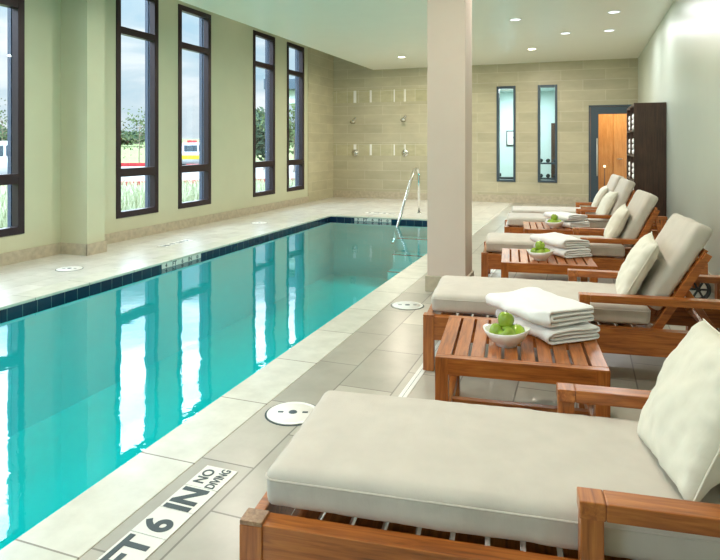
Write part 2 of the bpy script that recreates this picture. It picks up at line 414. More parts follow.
# back wall with door and two inside windows
V = [(-1.92,-1.48), (-.985,-.55)]; DX0, DX1, DZ = .12, 1.06, 2.24
VZ0, VZ1 = .485, 2.735
wb = bmesh.new(); xs = [XL, V[0][0], V[0][1], V[1][0], V[1][1], DX0, DX1, XR]
for i in range(0, len(xs), 2): box(wb, xs[i], xs[i+1], YB, YB+.2, 0, 4.0)
for a, b in V: box(wb, a, b, YB, YB+.2, 0, VZ0); box(wb, a, b, YB, YB+.2, VZ1, 4.0)
box(wb, DX0, DX1, YB, YB+.2, DZ, 4.0)
struct('wall_back', wb, 'backtile')
bb = bmesh.new(); box(bb, XL, DX0-.01, YB-.015, YB, 0, .17, bev=.002); box(bb, DX1+.01, XR, YB-.015, YB, 0, .17, bev=.002)
struct('baseboard_back', bb, 'base_stone')
for i, (a, b) in enumerate(V):
    wn = bpy.data.objects.new('window_%d' % (i+11), None); COL.objects.link(wn); wn['kind'] = 'structure'
    f = bmesh.new(); s = .055
    for x0, x1, z0, z1 in ((a,a+s,VZ0,VZ1), (b-s,b,VZ0,VZ1), (a+s,b-s,VZ0,VZ0+s), (a+s,b-s,VZ1-s,VZ1)):
        box(f, x0+.002, x1-.002, YB-.02, YB+.19, z0+.002, z1-.002, bev=.004)
    obj('window_frame', f, 'slate', wn)
    obj('glass_pane', B(a+s, b-s, YB+.08, YB+.086, VZ0+s, VZ1-s), 'glass', wn)
dr = bpy.data.objects.new('door_1', None); COL.objects.link(dr); dr['kind'] = 'structure'
f = bmesh.new(); s = .03
box(f, DX0, DX0+s, YB-.02, YB+.12, 0, DZ); box(f, DX1-s, DX1, YB-.02, YB+.12, 0, DZ); box(f, DX0, DX1, YB-.02, YB+.12, DZ-s, DZ)
obj('door_frame', f, 'slate', dr)
f = bmesh.new(); a, b = DX0+s+.004, DX1-s-.004
for x0, x1, z0, z1 in ((a,a+.17,.01,DZ-s-.004), (b-.12,b,.01,DZ-s-.004), (a+.17,b-.12,.01,.25), (a+.17,b-.12,DZ-.2,DZ-s-.004)):
    box(f, x0, x1, YB+.0, YB+.045, z0, z1, bev=.002)
obj('door_leaf', f, 'slate', dr)
obj('glass_pane', B(a+.17, b-.12, YB+.02, YB+.026, .25, DZ-.2), 'glass', dr)
hd = tube([(.295, YB-.07, .66), (.295, YB-.07, 1.5)], .014)
for z in (.72, 1.44): tube([(.295, YB-.07, z), (.295, YB+.0, z)], .011, bm=hd)
obj('door_handle', hd, 'brushed', dr, True)
# right wall, front wall (unseen, big window added for fill light), ceiling
struct('wall_right', B(XR, XR+.15, YF, YB+.2, 0, 4.0), 'wall_r')
struct('baseboard_right', B(XR-.015, XR, YF, YB, 0, .14, bev=.002), 'base_stone')
wf = bmesh.new(); box(wf, -2.0, XR-.4, YF-.2, YF, .3, 3.0); box(wf, XL, XR, YF-.2, YF, 0, .3); box(wf, XL, XR, YF-.2, YF, 3.0, 4.0); box(wf, XL, XL+.5, YF-.2, YF, .3, 3.0); box(wf, XR-.4, XR, YF-.2, YF, .3, 3.0)
struct('wall_front', wf, 'wall')
wn = bpy.data.objects.new('window_20', None); COL.objects.link(wn); wn['kind'] = 'structure'
f = bmesh.new()
for k in range(6):
    xx = XL+.5+k*3.6/5; box(f, xx-.03, xx+.03, YF-.12, YF-.04, .3, 3.0)
box(f, XL+.5, -2.0, YF-.12, YF-.04, .3, .36); box(f, XL+.5, -2.0, YF-.12, YF-.04, 2.94, 3.0)
obj('window_frame', f, 'frame_dark', wn); obj('glass_pane', B(XL+.5, -2.0, YF-.085, YF-.08, .3, 3.0), 'glass', wn)
CE = -5.0
struct('ceiling', B(CE, XR, YF, YB, ZC, ZC+.12), 'ceiling')
struct('ceiling_upper', B(WX, XR+.15, YF-.2, YB+.2, 4.0, 4.1), 'ceiling')
# column
struct('column', B(-1.351, -1.0, 5.507, 5.86, 0, ZC), 'column')
bb = B(-1.368, -.983, 5.49, 5.877, 0, .145, bev=.003); struct('baseboard_column', bb, 'base_stone')

# ------------------------------------------------------------------ ceiling lights
def downlight(x, y, z, on, label, group='recessed lights in the ceiling', r=.075, cool=False):
    t = thing('downlight', label, 'ceiling light', (x, y, z), 0, group)
    obj('trim_ring', lathe([(r, -.001), (r+.022, -.001), (r+.02, -.008), (r, -.006), (r*.98, -.001)], 28), 'white', t, True)
    obj('lens', lathe([(0, -.003), (r, -.003), (r, -.001), (0, -.001)], 28), 'lamp_on' if on else 'glow_cool', t)  # unlit lenses glow in place of the daylight they reflect
    return t
def lamp_area(x, y, z, size, power, col, name='lamp'):
    l = bpy.data.lights.new(name, 'AREA'); l.shape = 'DISK'; l.size = size; l.energy = power; l.color = col
    o = bpy.data.objects.new(name, l); COL.objects.link(o); o.location = (x, y, z); return o
DL = [(-.962, 9.507, 0, 'round recessed downlight nearest the square column'), (-.28, 10.964, 0, 'round recessed downlight between the column and the right wall'),
      (.417, 9.455, 0, 'round recessed downlight close to the right wall, the nearer of two'), (.406, 10.954, 0, 'round recessed downlight close to the right wall, the farther of two'),
      (-.951, 12.541, 1, 'lit warm recessed downlight in front of the narrow inside windows'), (-3.69, 12.711, 1, 'lit recessed downlight over the far end of the pool'),
      ]
for x, y, on, lb in DL:
    downlight(x, y, ZC, on, lb)
    lamp_area(x, y, ZC-.02, .14, 34 if on else 12, (1,.88,.72) if on else (.95,.97,1))  # the unlit fixtures also get a cool lamp, added as fill
for y in (7.94, 9.8):
    downlight(-5.62, y, 4.0, 1, 'warm downlight hidden above the ceiling edge by the window wall'); 
    l = bpy.data.lights.new('wall_wash', 'SPOT'); l.energy = 42; l.color = (1,.78,.5); l.spot_size = R(70); l.spot_blend = .9; l.shadow_soft_size = .06
    o = bpy.data.objects.new('wall_wash', l); COL.objects.link(o); o.location = (-5.62, y, 3.98); o.rotation_euler = (0, R(-14), 0)
for y in (1.2, 3.9, 6.4):      # added fill lights above the view, each given a downlight fixture
    for x in (-3.9, -.8):
        downlight(x, y, ZC, 1, 'added fill downlight overhead, over the pool' if x < -2 else 'added fill downlight overhead, over the lounges')
        lamp_area(x, y, ZC-.02, .18, 22, (1,.90,.80))

# ------------------------------------------------------------------ lounger
ANG = R(6.3); LW = .74
def lounger(y0, label, x0=-.9, back=59, prop=.12, seed=0):
    t = thing('chaise_lounge', label, 'lounge chair', (x0, y0, 0), ANG, 'wooden chaise lounges along the right wall')
    aa = -.018 if seed == 0 else .06 if seed > 40 else .025 if seed > 30 else -.003
    f = bmesh.new()
    for v0 in (.006, LW-.068): box(f, .03, 1.93, v0, v0+.062, .185, .325, bev=.003)
    box(f, .012, .045, .05, LW-.05, .185, .325, bev=.003); box(f, 1.90, 1.93, .03, LW-.03, .2, .325, bev=.003)
    for u in (.6, 1.3): box(f, u, u+.04, .04, LW-.04, .2, .26)
    obj('frame', f, 'wood_x', t)
    s = bmesh.new()
    for k in range(13): box(s, .09+k*.095, .09+k*.095+.080, .066, LW-.066, .245, .265, bev=.002)
    obj('slats', s, 'wood_y', t)
    for v0 in (0, LW-.06):
        obj('leg', B(0, .065, v0, v0+.06, 0, .322, bev=.003), 'wood_z', t)
        obj('leg', B(1.62, 1.68, v0, v0+.06, .0, .30, bev=.003), 'wood_z', t)
        obj('leg_cap', B(.0005, .0645, v0+.0005, v0+.0595, .322, .334, bev=.002), 'endgrain' if seed == 0 else 'wood_y', t)
        # arm
        obj('armrest_post', B(.893+aa, .946+aa, v0+.002, v0+.058, .19, .466, bev=.003), 'wood_z', t)
        obj('armrest', B(.950+aa, 1.86, v0-.004, v0+.064, .466, .508, bev=.004), 'wood_x', t)
        ac = obj('armrest_cap', B(.890+aa, .950+aa, v0-.004, v0+.064, .466, .508, bev=.004), 'wood_y', t)
        obj('armrest_post', B(1.79, 1.85, v0+.002, v0+.058, .19, .466, bev=.003), 'wood_z', t)
    # backrest frame
    d = Vector((math.cos(R(back)), 0, math.sin(R(back)))); n = Vector((math.sin(R(back)), 0, -math.cos(R(back)))); O = Vector((1.24, 0, .455))
    mt = Matrix(((d.x, 0, -n.x, O.x), (0, 1, 0, 0), (d.z, 0, -n.z, O.z), (0, 0, 0, 1)))     # x'=along back, z'=towards the sitter
    bf = bmesh.new()
    for v0 in (.07, LW-.105): box(bf, -.14, .42, v0, v0+.035, -.148, -.104, bev=.003, mtx=mt)
    for k in range(6): box(bf, .01+k*.075, .06+k*.075, .097, LW-.097, -.125, -.106, mtx=mt)
    box(bf, .38, .42, .06, LW-.06, -.146, -.11, bev=.003, mtx=mt)
    obj('backrest_frame', bf, 'wood_x', t)
    # prop
    pr = bmesh.new(); A = O+d*prop*1.6+n*.125; Bp = Vector((1.60+prop*.2, 0, .285)); dd = (Bp-A); ln = dd.length; dd.normalize(); nn = Vector((dd.z, 0, -dd.x))
    pm = Matrix(((dd.x, 0, nn.x, A.x), (0, 1, 0, 0), (dd.z, 0, nn.z, A.z), (0, 0, 0, 1)))
    for v0 in (.10, LW-.13): box(pr, 0, ln, v0, v0+.028, -.018, .018, bev=.003, mtx=pm)
    box(pr, ln-.03, ln, .10, LW-.10, -.015, .015, mtx=pm)
    obj('prop', pr, 'wood_x', t)
    for v0 in (.05, LW-.08):
        rk = bmesh.new(); pts = [(1.42,.24), (1.88,.24)]; z = .305
        for k in range(9): u = 1.88-k*.05; pts += [(u, z+.025), (u-.03, z-.005)]
        a_ = [rk.verts.new((x, v0, zz)) for x, zz in pts]; b_ = [rk.verts.new((x, v0+.03, zz)) for x, zz in pts]
        rk.faces.new(a_); rk.faces.new(b_)
        for i in range(len(pts)): j = (i+1) % len(pts); rk.faces.new((a_[i], a_[j], b_[j], b_[i]))
        obj('notched_rack', rk, 'wood_x', t)
    for v in (-.035, LW+.035):
        m4 = Matrix.Translation((1.84, v, .103)) @ Matrix.Rotation(R(90), 4, 'X')
        wh = obj('wheel', lathe([(.074,-.016), (.086,-.022), (.099,-.014), (.103,0), (.099,.014), (.086,.022), (.074,.016), (.074,-.016)], 36, m4), 'rubber', t, True)
        rm = lathe([(.0,-.018), (.02,-.018), (.02,.018), (0,.018)], 20, m4)
        for k in range(6):
            box(rm, .015, .078, -.008, .008, -.006, .006, mtx=m4 @ Matrix.Rotation(k*PI/3, 4, 'Z'))
        obj('hub', rm, 'rubber', wh)
    obj('axle', tube([(1.84, -.05, .103), (1.84, LW+.05, .103)], .009), 'chrome', t, True)
    for v0 in (.012, LW-.047): obj('axle_bracket', B(1.81, 1.87, v0, v0+.035, .085, .2, bev=.003), 'wood_z', t)
    # cushions
    pp = []
    for (cx_, cy_, a0) in ((.04+.03, .07+.03, 180), (.04+1.235-.03, .07+.03, 270), (.04+1.235-.03, .67-.03, 0), (.04+.03, .67-.03, 90)):
        pp += [(cx_+.031*math.cos(R(a0+k*15)), cy_+.031*math.sin(R(a0+k*15)), .331+.082) for k in range(7)]
    pp.append(pp[0])
    sc_ = obj('seat_cushion', cushion(1.235, .60, .108, .030, .012, seed), 'cushion', t, True, (.040, .070, .331))
    obj('piping', tube(pp, .0032, 6), 'cushion', t, True)
    c = cushion(.55 if back < 60 else .525, .57, .096, .030, .008, seed+5)
    bmesh.ops.transform(c, matrix=mt @ Matrix.Translation((.0, .09, -.10)), verts=c.verts)
    obj('back_cushion', c, 'cushion', t, True)
    return t
LY = [1.44, 3.56, 5.78, 7.75, 8.70]
LX = [-.875, -.9, -.9, -.92, -.97]; BK = [59, 59, 63, 66, 68]
LL = ['wooden chaise lounge with cream cushion in the foreground, nearest of the row', 'wooden chaise lounge with cream cushion standing just behind the nearest slatted table',
      'wooden chaise lounge with cream cushion between the middle and farthest slatted tables', 'wooden chaise lounge just behind the farthest table with towels, fourth of the row',
      'wooden chaise lounge at the far end of the row by the dark shelf unit']
for i, (y, lb) in enumerate(zip(LY, LL)): lounger(y, lb, LX[i], BK[i], .24 if i > 1 else .12, i*11)

# pillows
def loc2world(y0, u, v, x0=-.9): return (x0+u*math.cos(ANG)-v*math.sin(ANG), y0+u*math.sin(ANG)+v*math.cos(ANG))
PL = ['cream throw pillow propped on the foreground lounge chair', 'cream throw pillow leaning on the second lounge chair, behind the nearest table',
      'cream throw pillow on the third lounge chair, behind the middle table', 'cream throw pillow on the fourth lounge chair, behind the farthest towels',
      'cream throw pillow on the farthest lounge chair near the slate glass door']
for i, (y, lb) in enumerate(zip(LY, PL)):
    S, T = (.42, .16) if i == 0 else (.40, .14) if i == 1 else (.37, .13)
    p = obj('throw_pillow', pillow_bm(S, T, i*3+1), 'pillow', None, True); tag(p, lb, 'pillow', 'cream throw pillows on the lounges')
    tilt = R(62); th = .5*T
    # pillow plane: local y up along tilt, local z = facing normal
    u = 1.25+.5*S*math.cos(tilt)-(.13 if i == 0 else .10); z = .448+.5*S*math.sin(tilt)
    x, yy = loc2world(y, u, .30 if i else .34, LX[i])
    rx = Matrix(((0, math.cos(tilt), -math.sin(tilt)), (-1, 0, 0), (0, math.sin(tilt), math.cos(tilt)))).to_4x4()
    p.matrix_world = Matrix.Translation((x, yy, z)) @ Matrix.Rotation(ANG+R([4,-6,-4,3,-5][i]), 4, 'Z') @ rx @ Matrix.Rotation(R([3,-3,-4,3,-2][i]), 4, 'Z')
    # piping
    e = bmesh.new(); n = 60; pts = []
    for side in range(4):
        for k in range(16):
            s = 2*k/16-1; uu, vv = ((s,-1), (1,s), (-s,1), (-1,-s))[side]
            pts.append((uu*S/2*(1-.07*(1-vv*vv)*abs(uu)**3), vv*S/2*(1-.07*(1-uu*uu)*abs(vv)**3), 0))
    pts.append(pts[0]); tube(pts, .003, 6, e)
    obj('piping', e, 'pillow', p, True)

# ------------------------------------------------------------------ tables
TH = .42
def table(y0, label):
    t = thing('slatted_side_table', label, 'table', (-.61, y0, 0), ANG, 'slatted wooden tables between the lounges')
    Wd, Dp = .72, .68
    a = bmesh.new()
    box(a, .0, Wd, .0, .045, TH-.075, TH-.004, bev=.003); box(a, 0, Wd, Dp-.045, Dp, TH-.075, TH-.004, bev=.003)
    box(a, 0, .05, .045, Dp-.045, TH-.075, TH-.004, bev=.003); box(a, Wd-.05, Wd, .045, Dp-.045, TH-.075, TH-.004, bev=.003)
    obj('apron', a, 'wood_x', t)
    s0, s1 = .0, Wd; n = 10; pitch = (s1-s0)/n
    for k in range(n):
        w_ = pitch-.014 if 0 < k < n-1 else pitch-.007
        x0 = s0+k*pitch+(.007 if k else 0)
        obj('slat', B(x0, x0+w_, .045, Dp-.045, TH-.02, TH, bev=.002), 'wood_y', t)
    for y_ in (0, Dp-.045): obj('end_rail', B(.0, Wd, y_, y_+.043, TH-.004, TH, bev=.0015), 'wood_x', t)
    for x0 in (.0, Wd-.055):
        for yy in (.0, Dp-.055): obj('leg', B(x0-.001, x0+.056, yy-.001, yy+.056, 0, TH-.003, bev=.003), 'wood_z', t)
        obj('stretcher', B(x0+.01, x0+.045, .055, Dp-.055, .06, .11, bev=.003), 'wood_y', t)
    obj('stretcher', B(.045, Wd-.045, Dp*.5-.02, Dp*.5+.02, .06, .11, bev=.003), 'wood_x', t)
    return t
TY = [2.63, 4.93, 6.97]
TL = ['slatted wooden side table nearest the viewer, under the largest towels', 'middle slatted wooden side table between the second and third lounges', 'farthest slatted wooden side table, before the fourth lounge']
for y, lb in zip(TY, TL): table(y, lb)

# ------------------------------------------------------------------ towels, bowls, apples
def towel_bm(U=.30, V=.44, t=.0165, seed=0):
    """a quarter-folded towel: closed ribbon of four layers; big fold at u=0, end faces show the layers"""
    path = []; h = t*.46
    def line(x0, x1, z, n=9): return [(x0+(x1-x0)*i/n, z) for i in range(n+1)]
    def arc(cx, cz, r, a0, a1, n=7): return [(cx+r*math.cos(a0+(a1-a0)*i/n), cz+r*math.sin(a0+(a1-a0)*i/n)) for i in range(1, n)]
    z1, z2, z3, z4 = .5*t, 1.5*t, 2.5*t, 3.5*t; xl = 2*t; xr = U-.5*t
    path += line(xl, xr, z1) + arc(xr, t, .5*t, -PI/2, PI/2) + line(xr, xl+t*.3, z2) + arc(xl+t*.3, 2*t, .5*t, 3*PI/2, PI/2)
    path += line(xl+t*.3, xr-.008, z3) + arc(xr-.008, 3*t, .5*t, -PI/2, PI/2) + line(xr-.008, xl, z4) + arc(xl, 2*t, 1.5*t, PI/2, 3*PI/2, 12)
    n = len(path); bm = bmesh.new(); nv = 22; rings = []
    for j in range(nv+1):
        v = j/nv*V; endf = min(1, .55+.45*math.sqrt(min(1, min(v, V-v)/.012+.0)))
        ring = []
        for s in (1, -1):
            for i in range(n):
                x, z = path[i]; x0, z0 = path[i-1]; x1, z1_ = path[(i+1) % n]
                dx, dz = x1-x0, z1_-z0; l = math.hypot(dx, dz) or 1
                nx, nz_ = dz/l, -dx/l
                px, pz = x+nx*h*s*endf, z+nz_*h*s*endf
                q = (px*3, v*3, pz*2)
                lift = 1+.26*nz((px, v, 0), 5, seed)+.05*math.sin(px*16+seed)*math.sin(v*9)
                vv = v + nz((px*2, pz*12, j/nv), 4, seed)*.012
                ring.append(bm.verts.new((px+nz(q, 5, seed)*.02, vv+nz((px, pz*6, 2), 7, seed+4)*.006, max(.0005, pz*lift))))
        rings.append(ring)
    for a, b in zip(rings, rings[1:]):
        for s in range(2):
            for i in range(n):
                k = s*n+i; k2 = s*n+(i+1) % n
                bm.faces.new((a[k], a[k2], b[k2], b[k]))
    for r in (rings[0], rings[-1]):
        for i in range(n): bm.faces.new((r[i], r[(i+1) % n], r[n+(i+1) % n], r[n+i]))
    return bm
def towel(x, y, z, rz, label, group, seed, t=.0165, U=.30, V=.44):
    o = obj('folded_towel', towel_bm(U, V, t, seed), 'towel', None, True, (x, y, z), (0, 0, rz))
    md = o.modifiers.new('s', 'SUBSURF'); md.levels = 1; md.render_levels = 1
    return tag(o, label, 'towel', group)
def bowl(x, y, z, rz, label):
    t = thing('fruit_bowl', label, 'bowl', (x, y, z), rz, 'white fruit bowls on the tables')
    prof = [(0,.008), (.045,.008), (.046,0), (.05,0), (.05,.008), (.072,.022), (.092,.048), (.1,.066), (.097,.068), (.086,.05), (.066,.028), (.04,.016), (0,.014)]
    b = lathe(prof, 40)
    for v in b.verts:
        a = math.atan2(v.co.y, v.co.x); k = max(0, v.co.z/.068)
        v.co.x *= 1+.10*k; v.co.y *= 1-.13*k
        v.co.z += k*k*(.016*abs(math.cos(a))**3 + .006*math.cos(a))
    obj('bowl_body', b, 'porcelain', t, True)
    return t
def apple_bm(seed, r=.037):
    b = lathe([(0,-.030), (.006,-.034), (.016,-.036), (.027,-.029), (.035,-.014), (.0385,.004), (.036,.019), (.027,.030), (.016,.034), (.008,.030), (.003,.024), (0,.022)], 24)
    for v in b.verts:
        v.co *= r/.037; v.co.x *= 1+.05*math.sin(seed); a = math.atan2(v.co.y, v.co.x); v.co *= 1+.02*math.cos(5*a)*(1 if v.co.z < 0 else .3)
    return b
def apple(x, y, z, rot, label, group, seed):
    t = obj('green_apple', apple_bm(seed), 'apple', None, True, (x, y, z), rot); tag(t, label, 'apple', group)
    s = tube([(0,0,.020), (.001,0,.033), (.004,.001,.044)], [.0014,.0012,.0018], 6); obj('stem', s, 'stem', t, True)
    return t
names = ['nearest table', 'middle table', 'farthest table']
spots = [((-.150, 2.93), (-.335, 2.90)), ((-.145, 5.24), (-.325, 5.14)), ((-.14, 7.18), (-.30, 7.18))]
for i, ((tx, ty), (bx, by)) in enumerate(spots):
    g = 'folded towels on the %s' % names[i]
    ra = [R(40), R(38), R(40)][i]
    zz = TH+.001
    if i == 0:
        towel(tx, ty, zz, ra, 'lower of two folded white towels on the nearest table', g, 1, .018)
        towel(tx-.012, ty-.004, zz+.018*4*1.07, ra+R(5), 'upper of two folded white towels on the nearest table', g, 5, .019, .31, .46)
    else:
        towel(tx, ty, zz, ra, 'lower of two folded white towels on the %s' % names[i], g, 2+i, .0175, .28, .44)
        towel(tx-.012, ty+.004, zz+.0175*4*1.07, ra+R(3), 'upper of two folded white towels on the %s' % names[i], g, 6+i, .0175, .28, .44)
    bowl(bx, by, TH+.001, R(-8), 'white boat shaped bowl of green apples on the %s' % names[i])
    ap = [(-.040,-.012,.060), (.008,-.036,.058), (.045,.004,.060), (.0,.036,.060), (-.002,-.002,.116)]
    if i == 2: ap = ap[:5]
    lab = ['left hand apple in the bowl', 'front apple in the bowl', 'right hand apple in the bowl', 'rear apple, mostly hidden in the bowl', 'topmost apple of the pile in the bowl']
    for k, (ax, ay, az) in enumerate(ap):
        apple(bx+ax, by+ay, TH+az, (R(random.uniform(-45, 45)) if k < 4 else R(25), R(random.uniform(-40, 40)) if k < 4 else R(8), random.uniform(0, 6)),
              'green %s on the %s' % (lab[k], names[i]), 'green apples in the bowl on the %s' % names[i], k+i*5)

# ------------------------------------------------------------------ deck fittings and signs
def skimmer(x, y, label, r=.125):
    t = thing('skimmer_lid', label, 'pool lid', (x, y, 0), R(18), 'round white skimmer lids in the deck')
    obj('rim', lathe([(0,.001), (r,.001), (r+.006,.004), (r+.002,.006), (r-.008,.004), (r-.02,.004), (r-.022,.007), (0,.0075)], 40), 'white', t, True)
    obj('gap_ring', lathe([(r+.006,.0005), (r+.012,.0012), (r+.016,.0005)], 40), 'ink', t)
    obj('label_disc', lathe([(0,.0095), (.02,.0095), (.022,.0072)], 20), 'slate', t)
    for s in (-1, 1): obj('finger_hole', B(s*.062-.014, s*.062+.014, -.008, .008, .0068, .0085), 'ink', t)
skimmer(-1.37, 2.765, 'round white skimmer lid in the deck beside the foreground lounge')
skimmer(-1.385, 4.95, 'round white skimmer lid in the deck in front of the square column')
skimmer(-5.25, 5.15, 'round white skimmer lid in the far deck by the window wall pilaster')
skimmer(-5.25, 9.3, 'round white skimmer lid on the window side deck farther along')

def mesh_text(o, parent):
    me = bpy.data.meshes.new_from_object(o); m = bpy.data.objects.new('lettering', me); COL.objects.link(m); m.parent = parent
    m.location = o.location; m.rotation_euler = o.rotation_euler; m.scale = o.scale
    bpy.data.objects.remove(o); return m
def text(s, size, loc, rot, parent, mat='ink', bold=.012, sx=1, name='lettering', ax='CENTER'):
    c = bpy.data.curves.new(name, 'FONT'); c.body = s; c.size = size; c.align_x = ax; c.align_y = 'CENTER'; c.extrude = .0008; c.offset = bold*size
    c.materials.append(M[mat]); o = bpy.data.objects.new(name, c); COL.objects.link(o); o.parent = parent; o.location = loc; o.rotation_euler = rot; o.scale = (sx, 1, 1)
    return mesh_text(o, parent)
# deck marker: reads along +y, tops of the letters towards the pool (-x)
sg = thing('depth_marker', 'white depth marker FT 6 IN NO DIVING in dark letters on the near deck', 'sign', (-1.41, 2.19, 0))
for k in range(5):
    y1 = -k*.155; obj('marker_tile', B(-.074, .074, y1-.152, y1, -.004, .0035, bev=.001), 'sign', sg)
rt = (0, 0, R(90))
for s, yc, sz in (('IN', -.236, .15), ('6', -.405, .15), ('FT', -.56, .15), ('5', -.72, .15)):
    text(s, sz, (0, yc, .0042), rt, sg, bold=.03)
text('NO', .066, (-.032, -.078, .0042), rt, sg, bold=.014); text('DIVING', .055, (.032, -.078, .0042), rt, sg, bold=.014, sx=.78)

def no_dive(parent, loc, rot, r=.045):
    c = lathe([(r, 0), (r, .0012), (r-.009, .0012), (r-.009, 0)], 24); box(c, -.0035, .0035, -r+.006, r-.006, 0, .0012, mtx=Matrix.Rotation(R(45), 4, 'Z'))
    obj('no_diving_symbol', c, 'ink', parent, False, loc, rot)
# vertical markers on the tile bands
fm = thing('depth_marker', 'row of small white tiles reading 3 FT 6 IN on the far pool wall', 'sign', (-4.06, PY1-.006, -.050))
for k, s in enumerate(('3', 'FT', '6', 'IN', '')):
    x = .08+k*.146
    obj('marker_tile', B(x-.071, x+.071, -.003, .004, -.027, .027), 'sign', fm)
    if s: text(s, .066, (x, -.0035, 0), (R(90), 0, 0), fm, bold=.03, sx=1.2)
    else: no_dive(fm, (x, -.0035, 0), (R(90), 0, 0), .022)
lm = thing('depth_marker', 'row of small white tiles reading 4 FT 6 IN on the window side pool wall', 'sign', (PX0+.006, 5.80, -.050))
for k, s in enumerate(('4', 'FT', '6', 'IN', '')):
    y = .075+k*.152
    obj('marker_tile', B(-.004, .003, y-.075, y+.075, -.027, .027), 'sign', lm)
    if s: text(s, .068, (.0035, y, 0), (R(90), 0, R(90)), lm, bold=.02, sx=1.1)
    else: no_dive(lm, (.0035, y, 0), (R(90), 0, R(90)), .022)
# flat markers on the far decks
for (x, y, rz, lb) in ((-3.75, 11.45, 0, 'pale flat depth marker lying in the far end deck'), (-5.25, 7.0, R(-90), 'pale flat depth marker in the window side deck')):
    m_ = thing('deck_marker', lb, 'sign', (x, y, 0), rz)
    for k, s in enumerate(('3', 'FT', '6', 'IN') if rz == 0 else ('4', 'FT', '6', 'IN')):
        obj('marker_tile', B(k*.155-.31, k*.155-.158, -.075, .075, -.004, .0035), 'sign', m_)
        text(s, .13, (k*.155-.234, 0, .0042), (0, 0, 0), m_, bold=.015)
# handrail
hr = thing('pool_handrail', 'bent steel handrail rising from the far deck into the pool steps', 'handrail', (0,0,0))
HX = -3.05
path = bend_path([(HX, 11.75, 0), (HX, 11.72, .90), (HX, 11.40, .90), (HX, 9.95, -.32)], .17, 8)
obj('rail_tube', tube(path, .025, 14), 'chrome', hr, True)
obj('flange', lathe([(0,.0), (.05,.0), (.048,.012), (.024,.02), (.02,0)], 24, Matrix.Translation((HX, 11.75, .001))), 'chrome', hr, True)
obj('white_sleeve', tube([(HX, 11.742, .26), (HX, 11.736, .42)], .0245, 14), 'white', hr, True)
# showers
for i, (x, z) in enumerate(((-5.49, 1.97), (-4.16, 2.0))):
    s = thing('wall_shower', ('chrome shower head on the tiled wall nearest the window corner', 'chrome shower head on the tiled wall, nearest the column')[i], 'shower head', (x, YB, z), 0, 'wall shower heads')
    obj('arm', tube(bend_path([(0,0,.06), (0,-.09,.07), (0,-.15,-.0)], .05, 5), .012), 'chrome', s, True)
    obj('rose', lathe([(0,.03), (.022,.03), (.034,.0), (.07,-.03), (.07,-.045), (0,-.05)], 24, Matrix.Translation((0,-.155,-.01)) @ Matrix.Rotation(R(-38), 4, 'X')), 'chrome', s, True)
    obj('wall_flange', lathe([(0,0), (.035,0), (.03,.012), (0,.014)], 20, Matrix.Translation((0,0,.06)) @ Matrix.Rotation(R(90), 4, 'X')), 'chrome', s, True)
    k = thing('wall_shower_valve', ('round chrome shower control nearest the window corner', 'round chrome shower control nearest the column')[i], 'shower control', (x, YB-.004, 1.15), 0, 'shower controls')
    obj('plate', lathe([(0,0), (.09,0), (.085,.012), (0,.016)], 28, Matrix.Rotation(R(90), 4, 'X')), 'chrome', k, True)
    obj('knob', lathe([(0,.0), (.035,.0), (.04,.04), (.03,.055), (0,.058)], 20, Matrix.Rotation(R(90), 4, 'X')), 'chrome', k, True)
    obj('lever', B(-.008, .008, -.06, -.045, -.09, .0, bev=.003), 'chrome', k)
ac = bmesh.new(); box(ac, XL, -3.0, YB-.006, YB, 2.43, 2.75); box(ac, XL, -3.0, YB-.006, YB, 1.08, 1.38)
struct('trim_1', ac, 'accent')
ac = bmesh.new()  # white strips painted where the glossy band mirrors the windows
for x, w_ in ((-5.49,.075), (-5.06,.05), (-4.44,.03), (-4.16,.03)):
    box(ac, x-w_/2, x+w_/2, YB-.012, YB-.006, 2.43, 2.74)
    box(ac, x-w_/2, x+w_/2, YB-.012, YB-.006, 1.09, 1.37)
struct('trim_glints', ac, 'porcelain')

# ------------------------------------------------------------------ dark shelf unit against the right wall
CX0, CX1, CY0, CY1, CH = .70, XR-.004, 9.75, 11.3, 1.965
cb = thing('towel_shelf_unit', 'tall dark brown shelf unit holding white towels against the right wall', 'shelf unit')
obj('side_panel', B(CX0, CX1, CY0, CY0+.03, 0, CH, bev=.002), 'walnut', cb); obj('side_panel', B(CX0, CX1, CY1-.03, CY1, 0, CH, bev=.002), 'walnut', cb)
obj('back_panel', B(CX1-.015, CX1, CY0+.03, CY1-.03, 0, CH-.03), 'walnut', cb); obj('top_panel', B(CX0, CX1, CY0+.03, CY1-.03, CH-.03, CH, bev=.002), 'walnut', cb)
obj('divider', B(CX0, CX1-.015, (CY0+CY1)/2-.012, (CY0+CY1)/2+.012, .08, CH-.03), 'walnut', cb)
SH = [.08, .45, .82, 1.2, 1.58]
for z in SH: obj('shelf', B(CX0+.002, CX1-.015, CY0+.03, CY1-.03, z-.025, z), 'walnut', cb)
sn = 0
for r_, z in enumerate(SH):
    for c_ in range(4):
        for k in range(3):
            y = CY0+.08+c_*.37+(.0 if c_ < 2 else .03)
            o = obj('rolled_towel', None or B(CX0+.02, CX0+.30, y, y+.27, z+.002+k*.085, z+.085+k*.085, bev=.03), 'towel', None, True)
            tag(o, 'white folded towel stacked in the open dark shelf unit', 'towel', 'towels in the dark shelf unit')

